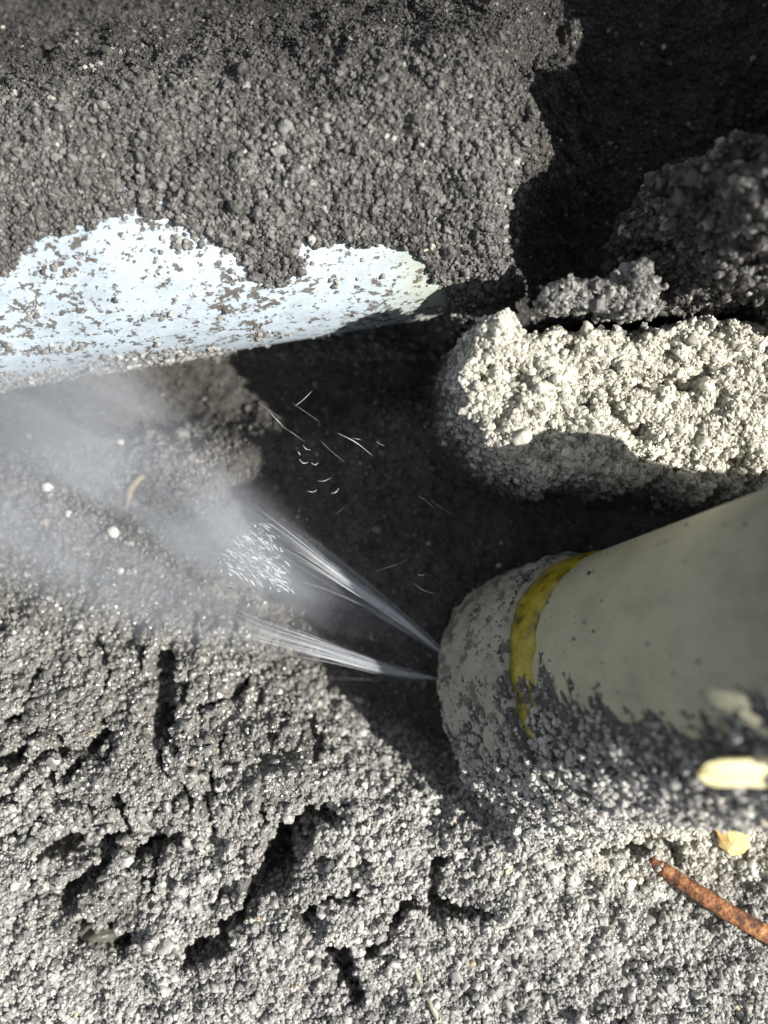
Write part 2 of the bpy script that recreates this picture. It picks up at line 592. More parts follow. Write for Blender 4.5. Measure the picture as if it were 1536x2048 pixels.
def rock(c, r, seed, sub=3, amp=0.25, flat=(1, 1, 0.7), rotz=0.0):
    V, F = ico(sub)
    n = fbm(V[:, 0] * 1.3 + V[:, 2] * 0.9 + seed * 3.1, V[:, 1] * 1.3 - V[:, 2] * 0.7, 0.9, seed, 3)
    V = V * (1 + amp * n)[:, None] * np.array(flat) * r
    ca, sa = math.cos(rotz), math.sin(rotz)
    V = np.c_[V[:, 0] * ca - V[:, 1] * sa, V[:, 0] * sa + V[:, 1] * ca, V[:, 2]]
    return V + np.asarray(c), F


def hz(x, y):
    return float(height(np.array([x], float), np.array([y], float))[0])


def on_soil(px, py, lift=0.0):
    """world point on the soil seen at photo pixel px, py"""
    z = 0.0
    for _ in range(6):
        q = at(px, py, z)
        z = 0.5 * z + 0.5 * hz(q[0], q[1])
    q = at(px, py, z)
    return np.array([q[0], q[1], z + lift])


# ------------------------------------------------------------------ ground
def axis_coords(half, step, far):
    c = np.arange(-half, half + 1e-6, step)
    ext = []
    d, x = step, half
    while x < far:
        d *= 1.22
        x += d
        ext.append(x)
    ext = np.array(ext)
    return np.concatenate([-ext[::-1], c, ext])


gx = axis_coords(64, 0.22, 1500)
gy = axis_coords(84, 0.22, 1500)
GX, GY = np.meshgrid(gx, gy)
H = height(GX.ravel().copy(), GY.ravel().copy())
far = sst(86, 170, np.maximum(np.abs(GX.ravel()), np.abs(GY.ravel())))
H = H * (1 - far) + (5 + 10 * fbm(GX.ravel(), GY.ravel(), 120, 3, 3)) * far
nx, ny = len(gx), len(gy)
idx = np.arange(nx * ny).reshape(ny, nx)
F = np.stack([idx[:-1, :-1].ravel(), idx[:-1, 1:].ravel(), idx[1:, 1:].ravel(), idx[1:, :-1].ravel()], 1)
me = bpy.data.meshes.new('ground')
V = (np.c_[GX.ravel(), GY.ravel(), H] * MM).astype(np.float32)
me.vertices.add(len(V)); me.vertices.foreach_set('co', V.ravel())
me.loops.add(F.size); me.loops.foreach_set('vertex_index', F.ravel().astype(np.int32))
me.polygons.add(len(F)); me.polygons.foreach_set('loop_start', (np.arange(len(F)) * 4).astype(np.int32))
me.polygons.foreach_set('use_smooth', np.ones(len(F), bool))
me.update(calc_edges=True)
me.materials.append(m_soil)
ground = bpy.data.objects.new('ground', me)
COL.objects.link(ground)
tag(ground, 'dark sandy soil dug open around the pipes', kind='structure')
fattr(ground, 'pale', paleness(GX.ravel(), GY.ravel()))
fattr(ground, 'wet', wetness(GX.ravel(), GY.ravel()))
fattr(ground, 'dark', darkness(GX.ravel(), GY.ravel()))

# ------------------------------------------------------------------ white pipe
def cyl_between(p0, axis, e1, e2, length, R, nseg=96, nlen=2, wall=None):
    V = []; F = []
    ts = np.linspace(0, length, nlen)
    for tt in ts:
        for k in range(nseg):
            th = 2 * math.pi * k / nseg
            V.append(p0 + axis * tt + R * (math.cos(th) * e1 + math.sin(th) * e2))
    for i in range(nlen - 1):
        for k in range(nseg):
            k2 = (k + 1) % nseg
            F.append((i * nseg + k, i * nseg + k2, (i + 1) * nseg + k2, (i + 1) * nseg + k))
    if wall:
        for j, tt in ((0, 0), (nlen - 1, length)):
            b = len(V)
            for k in range(nseg):
                th = 2 * math.pi * k / nseg
                V.append(p0 + axis * tt + (R - wall) * (math.cos(th) * e1 + math.sin(th) * e2))
            for k in range(nseg):
                k2 = (k + 1) % nseg
                F.append((j * nseg + k, j * nseg + k2, b + k2, b + k))
        b0, b1 = len(V) - 2 * nseg, len(V) - nseg
        for k in range(nseg):
            k2 = (k + 1) % nseg
            F.append((b0 + k, b0 + k2, b1 + k2, b1 + k))
    return V, F


zax = np.array([0, 0, 1.0])
def local_obj(name, V, F, material, origin, ex, ey, ez, parent=None):
    """object whose local axes are ex, ey, ez at origin (so object coordinates follow the thing)"""
    M = np.array([ex, ey, ez])
    L = (np.asarray(V) - origin) @ M.T
    o = link_mesh(name, L, F, material)
    mw = Matrix(((ex[0], ey[0], ez[0], origin[0] * MM), (ex[1], ey[1], ez[1], origin[1] * MM), (ex[2], ey[2], ez[2], origin[2] * MM), (0, 0, 0, 1)))
    if parent is not None:
        o.parent = parent
        o.matrix_parent_inverse = Matrix.Identity(4)
        o.matrix_basis = parent.matrix_basis.inverted() @ mw
    else:
        o.matrix_basis = mw
    return o


s0 = p_axis0 - pdir * 30
V, F = cyl_between(s0, pdir, pperp, zax, 30 + 62, PR, 128, 3, 2.6)
nt_ = m_pipe.node_tree
pb = [n for n in nt_.nodes if n.type == 'BSDF_PRINCIPLED'][0]
src_ = pb.inputs['Base Color'].links[0].from_socket
tc_ = nd(nt_, 'ShaderNodeTexCoord'); sp_ = nd(nt_, 'ShaderNodeSeparateXYZ')
nt_.links.new(tc_.outputs['Object'], sp_.inputs[0])
pos_ = math_(nt_, 'ADD', sp_.outputs[0], math_(nt_, 'MULTIPLY', noise(nt_, tc_.outputs['Object'], 200, 3), 0.008))
nt_.links.new(mixc(nt_, ramp(nt_, math_(nt_, 'MULTIPLY', pos_, 10.0), [(0.86, (0, 0, 0)), (0.93, (0.75, 0.75, 0.75))]), src_,
                   mixc(nt_, 1.0, src_, (0.95, 0.90, 0.66), 'MULTIPLY')), pb.inputs['Base Color'])
wp = local_obj('water_pipe', V, F, m_pipe, s0, pdir, pperp, zax)
tag(wp, 'white plastic water pipe flecked with dirt, lying half buried under the soil bank', 'pipe')

# ------------------------------------------------------------------ riser with collar and glue ring
riser = bpy.data.objects.new('pipe_fitting', None)
COL.objects.link(riser)
riser.empty_display_size = 0.01
riser.location = Vector(RC * MM)
tag(riser, 'grey cream pipe joint with a yellow glue ring, leaking water at its muddy collar', 'pipe fitting')


def lathe(prof, nseg=128, wob=None):
    """prof: list of (along axis, radius) from RC"""
    V = []; F = []
    for j, (a, r) in enumerate(prof):
        for k in range(nseg):
            th = 2 * math.pi * k / nseg
            rr = r + (wob(a, th) if wob else 0)
            V.append(RC + RA * a + rr * (math.cos(th) * RW + math.sin(th) * RV))
    for j in range(len(prof) - 1):
        for k in range(nseg):
            k2 = (k + 1) % nseg
            F.append((j * nseg + k, j * nseg + k2, (j + 1) * nseg + k2, (j + 1) * nseg + k))
    return V, F


V, F = lathe([(-6, RR), (0, RR), (10, RR), (20, RR), (34.5, RR), (34.5, RR - 2.6), (0, RR - 2.6), (-6, RR - 2.6), (-6, RR)])
local_obj('pipe_body', V, F, m_riser, RC, RW, RV, RA, riser)


def gw(a, th):
    return 0.10 * math.sin(th * 5 + 1) + 0.08 * math.sin(th * 13 + a)


prof = [(-2.4, RR - 0.3), (-2.3, RR + 0.62), (-1.2, RR + 0.60), (-0.2, RR + 0.42), (0.5, RR + 0.2), (0.9, RR + 0.02), (1.0, RR - 0.3)]
V, F = lathe(prof, 192, gw)
V = np.array(V)
th_ = np.arctan2((V - RC) @ RV, (V - RC) @ RW)
al_ = (V - RC) @ RA
V += RA[None, :] * ((al_ > -0.6) * (2.2 * sst(-0.45, -1.35, th_) + 0.5 * np.sin(th_ * 3.0) ** 2))[:, None]
V += RA[None, :] * (0.28 * np.sin(th_ * 7) + 0.2 * np.sin(th_ * 17 + 2) + 0.12 * np.sin(th_ * 31))[:, None]
local_obj('glue_ring', V, F, m_glue, RC, RW, RV, RA, riser)


def cw(a, th):
    n = vnoise(np.array([a * 0.9 + 40]), np.array([th * 9.0 + 50]), 5)[0] + 0.6 * vnoise(np.array([a * 2.3 + 40]), np.array([th * 26.0 + 50]), 8)[0]
    return 0.85 * (n - 0.8)


pr = [(-2.2, RR - 0.2), (-2.25, RR + 0.75)] + [(a, RR + 0.9 + 0.7 * min(1, (-2.2 - a) / 2.5)) for a in np.linspace(-2.6, -17, 40)] + [(-17.6, RR + 1.2), (-17.9, RR - 0.5), (-17.9, RR - 2.5)]
V, F = lathe(pr, 220, cw)
local_obj('collar', V, F, m_collar, RC, RW, RV, RA, riser)

# ------------------------------------------------------------------ sand grains
def grain_tree(nshapes=7):
    ng = bpy.data.node_groups.new('grain_scatter', 'GeometryNodeTree')
    ng.interface.new_socket('Geometry', in_out='INPUT', socket_type='NodeSocketGeometry')
    ng.interface.new_socket('Geometry', in_out='OUTPUT', socket_type='NodeSocketGeometry')
    N, L = ng.nodes, ng.links
    gi = N.new('NodeGroupInput'); go = N.new('NodeGroupOutput')
    mp = N.new('GeometryNodeMeshToPoints'); mp.inputs['Radius'].default_value = 0.0001
    L.new(gi.outputs[0], mp.inputs['Mesh'])
    g2i = N.new('GeometryNodeGeometryToInstance')
    for k in range(nshapes):
        ic = N.new('GeometryNodeMeshIcoSphere'); ic.inputs['Radius'].default_value = 1; ic.inputs['Subdivisions'].default_value = 3 if k < 3 else 2
        sp = N.new('GeometryNodeSetPosition')
        nz = N.new('ShaderNodeTexNoise'); nz.noise_dimensions = '4D'; nz.inputs['W'].default_value = k * 5.3
        nz.inputs['Scale'].default_value = 0.95; nz.inputs['Detail'].default_value = 2.0
        sub = N.new('ShaderNodeVectorMath'); sub.operation = 'SUBTRACT'; sub.inputs[1].default_value = (0.5, 0.5, 0.5)
        sc = N.new('ShaderNodeVectorMath'); sc.operation = 'SCALE'; sc.inputs['Scale'].default_value = 2.5
        L.new(nz.outputs['Color'], sub.inputs[0]); L.new(sub.outputs[0], sc.inputs[0])
        L.new(ic.outputs[0], sp.inputs['Geometry']); L.new(sc.outputs[0], sp.inputs['Offset'])
        ss = N.new('GeometryNodeSetShadeSmooth'); ss.inputs['Shade Smooth'].default_value = k % 2 == 0; L.new(sp.outputs[0], ss.inputs[0])
        sm = N.new('GeometryNodeSetMaterial'); sm.inputs['Material'].default_value = m_grain
        L.new(ss.outputs[0], sm.inputs[0])
        L.new(sm.outputs[0], g2i.inputs[0])
    iop = N.new('GeometryNodeInstanceOnPoints')
    L.new(mp.outputs[0], iop.inputs['Points']); L.new(g2i.outputs[0], iop.inputs['Instance'])
    iop.inputs['Pick Instance'].default_value = True
    def na(name, typ):
        a = N.new('GeometryNodeInputNamedAttribute'); a.data_type = typ; a.inputs['Name'].default_value = name
        return [s for s in a.outputs if s.enabled and s.name == 'Attribute'][0]
    L.new(na('shape', 'INT'), iop.inputs['Instance Index'])
    e2r = N.new('FunctionNodeEulerToRotation')
    L.new(na('rot', 'FLOAT_VECTOR'), e2r.inputs[0])
    L.new(e2r.outputs[0], iop.inputs['Rotation'])
    L.new(na('size', 'FLOAT_VECTOR'), iop.inputs['Scale'])
    L.new(iop.outputs[0], go.inputs[0])
    return ng


GT = grain_tree()


def grains(name, P, r, tone, wet, dark, label, category='sand', pale=None):
    n = len(P)
    me = bpy.data.meshes.new(name)
    me.vertices.add(n)
    me.vertices.foreach_set('co', (np.asarray(P) * MM).astype(np.float32).ravel())
    o = bpy.data.objects.new(name, me)
    COL.objects.link(o)
    fattr(o, 'tone', tone); fattr(o, 'wet', wet); fattr(o, 'dark', dark); fattr(o, 'pale', np.zeros(n) if pale is None else pale)
    a = me.attributes.new('shape', 'INT', 'POINT'); a.data.foreach_set('value', rng.integers(0, 7, n).astype(np.int32))
    a = me.attributes.new('rot', 'FLOAT_VECTOR', 'POINT'); a.data.foreach_set('vector', (rng.random((n, 3)) * 6.283).astype(np.float32).ravel())
    sz = r[:, None] * rng.uniform(0.72, 1.25, (n, 3)) * MM
    a = me.attributes.new('size', 'FLOAT_VECTOR', 'POINT'); a.data.foreach_set('vector', sz.astype(np.float32).ravel())
    me.materials.append(m_grain)
    md = o.modifiers.new('scatter', 'NODES'); md.node_group = GT
    tag(o, label, category, kind='stuff')
    return o


def pipe_clear(P):
    """False for points inside the pipes"""
    q = P - p_axis0
    al = q @ pdir
    d = np.linalg.norm(q - al[:, None] * pdir, axis=1)
    ok = ~((d < PR - 0.1) & (al < 62))
    q = P - RC
    al = q @ RA
    d = np.linalg.norm(q - al[:, None] * RA, axis=1)
    return ok & ~((d < RR + 0.3) & (al > -18))


NG = 235000
X = rng.uniform(-61, 59, NG); Y = rng.uniform(-72, 84, NG)
# extra grains where the ground is steep
X2 = rng.uniform(-61, 59, 280000); Y2 = rng.uniform(-72, 84, 280000)
e = 0.25
h0 = height(X2.copy(), Y2.copy()); hx = height(X2 + e, Y2.copy()); hy = height(X2.copy(), Y2 + e)
slope = np.hypot(hx - h0, hy - h0) / e
keep = rng.random(len(X2)) < np.clip((np.sqrt(1 + slope ** 2) - 1) * 0.55, 0, 0.6)
X = np.concatenate([X, X2[keep][:60000]]); Y = np.concatenate([Y, Y2[keep][:60000]])
h0 = height(X.copy(), Y.copy()); hx = height(X + e, Y.copy()); hy = height(X.copy(), Y + e)
nrm = np.stack([-(hx - h0) / e, -(hy - h0) / e, np.ones_like(h0)], 1)
nrm /= np.linalg.norm(nrm, axis=1)[:, None]
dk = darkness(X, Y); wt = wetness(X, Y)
r = np.clip(rng.lognormal(math.log(0.212), 0.42, len(X)), 0.09, 0.65)
big = rng.random(len(X)) < 0.012
big |= (wt > 0.45) & (rng.random(len(X)) < 0.035)
r[big] *= 1.7
r *= 1 - 0.35 * np.clip(dk - 0.6, 0, 1) / 0.4
lift = rng.uniform(-0.5, 0.75, len(X)) * r + 0.12 * fbm(X, Y, 1.6, 123, 2)
P = np.c_[X, Y, h0] + nrm * lift[:, None]
pl = paleness(X, Y)
tone = np.clip(rng.beta(2.0, 2.0, len(X)) * 0.92 + 0.10 * fbm(X, Y, 7, 131, 2) + (rng.random(len(X)) < 0.006) * 0.5, 0, 1)
ok = pipe_clear(P)
# mud floor of the hollow holds few loose grains
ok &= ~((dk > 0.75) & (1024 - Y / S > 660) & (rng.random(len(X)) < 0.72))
ok &= ~((wt > 0.7) & (rng.random(len(X)) < 0.35))
grains('sand_grains', P[ok], r[ok], tone[ok], wt[ok], dk[ok], 'loose grey sand grains covering the dug soil around the pipes', pale=pl[ok])
print('grains', ok.sum())

# loose clods at the right, each with its crust of grains; large ones painted dark for shade
from mathutils import noise as mnoise


def clod_shape(U, seed):
    out = np.empty(len(U))
    for i, q in enumerate(U):
        p_ = Vector(q) + Vector((seed * 7.1, seed * 3.7, seed))
        out[i] = 0.30 * mnoise.noise(p_ * 1.1) + 0.20 * mnoise.noise(p_ * 2.6) + 0.11 * mnoise.noise(p_ * 6.0) + 0.05 * mnoise.noise(p_ * 13)
    return out


def clod(c, rad, seed, dark, label, ngr, rg, sub=5, amp=1.0):
    c = np.asarray(c, float); rad = np.asarray(rad, float)
    U, F = ico(sub)
    V = U * (1 + amp * clod_shape(U, seed))[:, None] * rad
    o = link_mesh('soil_clod', V, F, m_soil)
    o.location = Vector(c * MM)
    tag(o, label, 'clod of soil', 'soil clods on the trench side')
    n_ = len(V)
    fattr(o, 'wet', np.full(n_, 0.2)); fattr(o, 'dark', np.full(n_, dark)); fattr(o, 'pale', np.zeros(n_))
    W = rng.normal(size=(ngr, 3)); W /= np.linalg.norm(W, axis=1)[:, None]
    r_ = np.clip(rng.lognormal(math.log(rg), 0.4, ngr), 0.09, 0.7)
    Pg = W * (1 + amp * clod_shape(W, seed))[:, None] * rad + W * (rng.uniform(-0.3, 0.8, ngr) * r_)[:, None]
    g = grains('sand_crust', Pg, r_, np.clip(rng.beta(2, 2, ngr), 0, 1), np.full(ngr, 0.25), np.clip(dark + np.where(rng.random(ngr) < 0.07, -0.6, 0.06 * rng.normal(size=ngr)), 0, 1), None, None)
    g.parent = o
    return o


clod((( 1425 - 768) * S, (1024 - 515) * S, 6), (12.5, 8.0, 19), 3, 0.97, 'large dark clod heaped against the right edge, blurred, its crest in sun', 9000, 0.30, 6)
clod(((1600 - 768) * S, (1024 - 540) * S, 6), (12, 8, 20), 5, 0.97, 'dark clod of soil at the frame edge beside the largest clod', 7000, 0.30, 6)
clod(((1090 - 768) * S, (1024 - 640) * S, 11.2), (2.6, 1.7, 2.6), 9, 0.42, 'small grey clod behind the sunlit sand heap, nearest the white pipe', 1100, 0.2, 5, 2.0)
clod(((1200 - 768) * S, (1024 - 636) * S, 10.8), (3.8, 2.0, 3.3), 12, 0.42, 'small grey clod behind the sunlit sand heap, with a knob on top', 1600, 0.2, 5, 1.9)
clod(((1206 - 768) * S, (1024 - 612) * S, 14.3), (1.2, 1.1, 1.7), 15, 0.42, 'tiny grey knob of soil resting upon a clod behind the sand heap', 400, 0.17, 4)

# dirt caked on the riser and collar
def cake(th, al):
    """thickness in mm of the soil caked on the joint, by angle round it and place along it"""
    n1 = 0.75 * fbm(th * 3.6 + al * 0.10, al * 0.55 - th * 2.5, 1.1, 201, 4, 0.65) + 0.55 * fbm(th * 14, al * 1.6 - th * 5, 1.0, 203, 3, 0.7)
    n2 = fbm(th * 15, al, 1.6, 205, 2)
    n3 = fbm(th * 15, al, 0.7, 209, 2)
    lim = np.where(al < -1, -0.34, -0.40 + 0.015 * np.clip(al, 0, 18) + 0.002 * np.clip(al - 18, 0, 16)) - 0.16 * np.exp(-((al - 1) / 3.5) ** 2)
    q = th - lim + 0.46 * n1
    m = sst(-0.04, 0.16, q)
    thick = (0.16 + 1.7 * sst(0.15, 1.1, q) + 0.22 * n2 + 0.22 * n3 + 0.4 * n2 * sst(0.2, 0.6, q)) * (0.15 + 0.85 * sst(1.75, 1.0, th))
    base = np.where(al < -2.3, 1.35, np.where(al < 0.4, 0.35, 0.0))
    return base, np.where(m > 0.02, m * np.maximum(thick, 0.08), -0.35), q


TH, AL = np.meshgrid(np.linspace(-1.1, 2.2, 330), np.linspace(-17.6, 34.3, 420))
bs, tk, qq = cake(TH.ravel().copy(), AL.ravel().copy())
rr_ = RR + bs + tk
VV = RC + RA * AL.ravel()[:, None] + rr_[:, None] * (np.cos(TH.ravel())[:, None] * RW + np.sin(TH.ravel())[:, None] * RV)
ii = np.arange(330 * 420).reshape(420, 330)
FF = np.stack([ii[:-1, :-1].ravel(), ii[:-1, 1:].ravel(), ii[1:, 1:].ravel(), ii[1:, :-1].ravel()], 1)
FF = FF[(tk[FF] > -0.3).any(axis=1)]
us = np.unique(FF); remap = np.zeros(len(VV), int); remap[us] = np.arange(len(us))
cd = link_mesh('caked_dirt', VV[us], remap[FF], m_soil)
tag(cd, 'wet dark soil caked along the lower side of the leaking joint', 'dirt', kind='stuff')
fattr(cd, 'wet', np.full(len(us), 0.35)); fattr(cd, 'dark', np.full(len(us), 0.5)); fattr(cd, 'pale', np.zeros(len(us)))

n = 60000
th = rng.uniform(-2.0, 2.1, n); al = rng.uniform(-17.5, 34, n)
bs, tk, qq = cake(th.copy(), al.copy())
Pn = np.cos(th)[:, None] * RW + np.sin(th)[:, None] * RV
cl = fbm(th * 9 + 3, al * 0.55, 1.3, 221, 3)
dens = np.where(tk > 0, 0.62 * sst(0.0, 0.9, qq) + 0.12, 0.004)
dens = np.where((al < -2.4) & (th < 0.1), np.maximum(dens, 0.07 + 0.25 * (cl > 0.15) + 0.2 * sst(-0.8, -1.2, th)), dens)
ok = rng.random(n) < dens
r = np.clip(rng.lognormal(math.log(0.215), 0.38, n), 0.08, 0.5) * np.where(tk > 0, 0.6 + 0.4 * sst(0.0, 0.4, qq), 0.5)
Pp = RC + RA * al[:, None] + Pn * (RR + bs + np.maximum(tk, 0) + rng.uniform(-0.2, 0.8, n) * r)[:, None]
grains('clinging_dirt', Pp[ok], r[ok], np.clip(rng.beta(3.2, 1.4, n), 0, 1)[ok], np.full(ok.sum(), 0.15), (0.60 * sst(0.35, 0.0, qq) + 0.25 * (cl > 0.15))[ok],
       'dark sand grains clinging to the underside of the pipe joint', 'dirt')

# dirt stuck on the white pipe
n = 14000
al = rng.uniform(0, 100, n); th = rng.uniform(-0.35, 1.7, n)      # 0: lower silhouette, pi/2: crown
Pn = -np.cos(th)[:, None] * pperp + np.sin(th)[:, None] * zax
cl = fbm(al * 0.8, th * 14, 2.2, 301, 3)
edge = sst(0.32, 0.05, th) * sst(20, 30, al) * sst(64, 52, al)
ok = rng.random(n) < np.clip(0.9 * sst(0.30, 0.55, cl + 0.95 * edge) + 0.01, 0, 1)
r = np.clip(rng.lognormal(math.log(0.22), 0.35, n), 0.1, 0.5)
Pp = s0 + pdir * al[:, None] + Pn * (PR + rng.uniform(-0.5, 0.3, n) * r)[:, None]
grains('pipe_dirt', Pp[ok], r[ok], np.clip(rng.beta(2, 2.2, n), 0, 1)[ok], np.zeros(ok.sum()), (0.3 + 0.2 * (cl > 0.4))[ok],
       'brown crumbs of soil stuck along the white water pipe', 'dirt')

# ------------------------------------------------------------------ rod, stones, stalks
def rod_obj(name, pts, R, material, label, category, n=10, amp=0.12, seed=1, group=None):
    P = bez(pts, 14)
    q = np.linspace(0, 1, len(P))
    rr = np.interp(q, np.linspace(0, 1, len(R)), R)
    rr = rr * (1 + amp * (2 * vnoise(q * 37, q * 0 + 3.3, seed) - 1))
    V, F = tube(P, rr, n)
    V = np.array(V)
    V += amp * 0.5 * R[0] * (rng.random(V.shape) - 0.5)
    o = link_mesh(name, V, F, material)
    tag(o, label, category, group)
    return o


a = on_soil(1296, 1722); b = on_soil(1540, 1872)
rod_obj('rusty_rod', [a + [0.3, 0, -0.5], at(1370, 1768, a[2] + 1.0), at(1450, 1820, a[2] + 1.4), at(1545, 1876, a[2] + 1.6), at(1680, 1965, a[2] + 1.2)],
        [0.8, 1.0, 1.1, 1.15, 1.15], m_rust, 'rusty orange rod poking out of the grey sand', 'rod', 14, 0.10, 4)
a = on_soil(826, 1925, 0.1)
rod_obj('dry_stalk', [on_soil(826, 1920, 0), on_soil(842, 1965, 0.4), on_soil(860, 2000, 0.5), on_soil(884, 2052, 0.5), on_soil(900, 2090, 0.3)],
        [0.22, 0.32, 0.36, 0.42, 0.4], m_stalk, 'thin pale stalk lying on sand by the lower edge', 'stalk', 8, 0.12, 9)
rod_obj('straw_bit', [on_soil(258, 1010, 0.4), on_soil(264, 985, 0.9), on_soil(275, 968, 1.1), on_soil(290, 950, 0.8)],
        [0.35, 0.5, 0.5, 0.35], m_straw, 'short curled tan straw lying in the misty hollow', 'straw', 8, 0.1, 12)
q = on_soil(1463, 1662)
V, F = rock(q + [0, 0, 1.0], 2.7, 5, 2, 0.6, (1.1, 0.85, 0.32), -0.9)
tag(link_mesh('yellow_stone', V, F, m_ystone, smooth=False), 'yellow ochre stone set in bright sand under the pipe', 'stone')
def on_joint(px, py, r):
    """point where the view through photo pixel px, py meets the joint at radius r"""
    o = np.array([0, 0, D]); d = at(px, py, 0) - o; d = d / np.linalg.norm(d)
    w_ = o - RC
    dp = d - (d @ RA) * RA; wp_ = w_ - (w_ @ RA) * RA
    A, B, C = dp @ dp, 2 * dp @ wp_, wp_ @ wp_ - r * r
    disc = B * B - 4 * A * C
    return o + d * (-B - math.sqrt(disc)) / (2 * A) if disc > 0 else None


def chip(name, ctr, ex, ey, ez, L, W, T, material, label, category):
    bm_V = []; bm_F = []
    nl, nw = 26, 12
    for side in (1, -1):
        for i in range(nl):
            q = i / (nl - 1)
            half = W * 0.5 * (min(1, (q / 0.10) ** 0.45 if q < 0.10 else 1)) * (1 - 0.12 * math.sin(q * 9))
            for j in range(nw):
                g = j / (nw - 1) * 2 - 1
                tt = side * T * 0.5 * (max(0, 1 - g ** 4) ** 0.5) * min(1, (q + 0.02) / 0.12) + 0.10 * math.sin(g * 7 + q * 3) + 0.06 * math.sin(q * 31 + g * 13)
                bm_V.append(ctr + ex * (q - 0.15) * L + ey * (g * half + 0.35 * math.sin(q * 5)) + ez * (tt + 0.5 * math.sin(q * 3)))
        o_ = 0 if side == 1 else nl * nw
        for i in range(nl - 1):
            for j in range(nw - 1):
                f = (o_ + i * nw + j, o_ + i * nw + j + 1, o_ + (i + 1) * nw + j + 1, o_ + (i + 1) * nw + j)
                bm_F.append(f if side == 1 else f[::-1])
    b2 = nl * nw
    for i in range(nl - 1):
        for j in (0, nw - 1):
            f = (i * nw + j, (i + 1) * nw + j, b2 + (i + 1) * nw + j, b2 + i * nw + j)
            bm_F.append(f if j else f[::-1])
    for i in (0, nl - 1):
        for j in range(nw - 1):
            f = (i * nw + j, i * nw + j + 1, b2 + i * nw + j + 1, b2 + i * nw + j)
            bm_F.append(f if i else f[::-1])
    o = local_obj(name, bm_V, bm_F, material, ctr, ex, ey, ez)
    tag(o, label, category)
    return o


m_chip, t, p, _ = mat('cream_wood')
co = objco(t, (1, 6, 6))
a_ = noise(t, co, 160, 4, 0.6)
t.links.new(ramp(t, a_, [(0.3, (0.56, 0.50, 0.24)), (0.5, (0.74, 0.68, 0.38)), (0.75, (0.80, 0.71, 0.54))]), p.inputs['Base Color'])
p.inputs['Roughness'].default_value = 0.55
bump(t, p, a_, 0.4, 0.0003)
cq = on_joint(1452, 1545, RR + 2.2)
if cq is None:
    cq = at(1448, 1532, 9)
c2 = at(1540, 1540, cq[2] + 0.3)
ex_ = (c2 - cq) / np.linalg.norm(c2 - cq)
nz_ = np.array([0.15, -0.45, 0.88]); ey_ = np.cross(nz_, ex_); ey_ /= np.linalg.norm(ey_); ez_ = np.cross(ex_, ey_)
chip('wood_chip', cq, ex_, ey_, ez_, 17.0, 4.3, 0.55, m_chip, 'pale cream wood chip stuck in the sand under the grey pipe joint', 'wood chip')
q = on_soil(205, 1868)
V, F = rock(q + [0, 0, 0.9], 3.2, 8, 5, 0.55, (1.15, 0.75, 0.7), 0.3)
tag(link_mesh('wet_stone', V, F, m_wetstone), 'wet olive stone sunk in a dark pit of the sand', 'stone')
pebs = [(228, 1064, 0.9, 'white pebble glinting in the mist below the tan straw'),
        (242, 886, 0.7, 'small pale pebble in the mist above the tan straw'),
        (97, 975, 0.9, 'pale pebble far along the misty hollow, left of the straw'),
        (140, 1028, 0.6, 'tiny pale pebble between the two larger ones in the mist'),
        (243, 1142, 0.55, 'tiny tan pebble lowest in the misty hollow'),
        (995, 742, 0.6, 'bright cream pebble on the sunlit sand heap'),
        (1340, 340, 0.0, '')]
for px, py, rr, lab in pebs:
    if rr <= 0:
        continue
    q = on_soil(px, py, 0.35)
    V, F = rock(q, rr, int(px), 2, 0.25, (1, 0.9, 0.8), px)
    tag(link_mesh('pebble', V, F, m_quartz), lab, 'pebble', 'pebbles in the soil')

# ------------------------------------------------------------------ water spraying from the collar
spray = bpy.data.objects.new('water_spray', None)
COL.objects.link(spray)
spray.empty_display_size = 0.01
O1 = at(912, 1325, -6); O2 = at(896, 1362, -8)
spray.location = Vector(O1 * MM)
tag(spray, 'jets of water spraying from the muddy collar across the hollow', 'water spray')


def child_mesh(name, V, F, material, parent):
    o = link_mesh(name, np.asarray(V) - O1, F, material)
    o.parent = parent
    return o


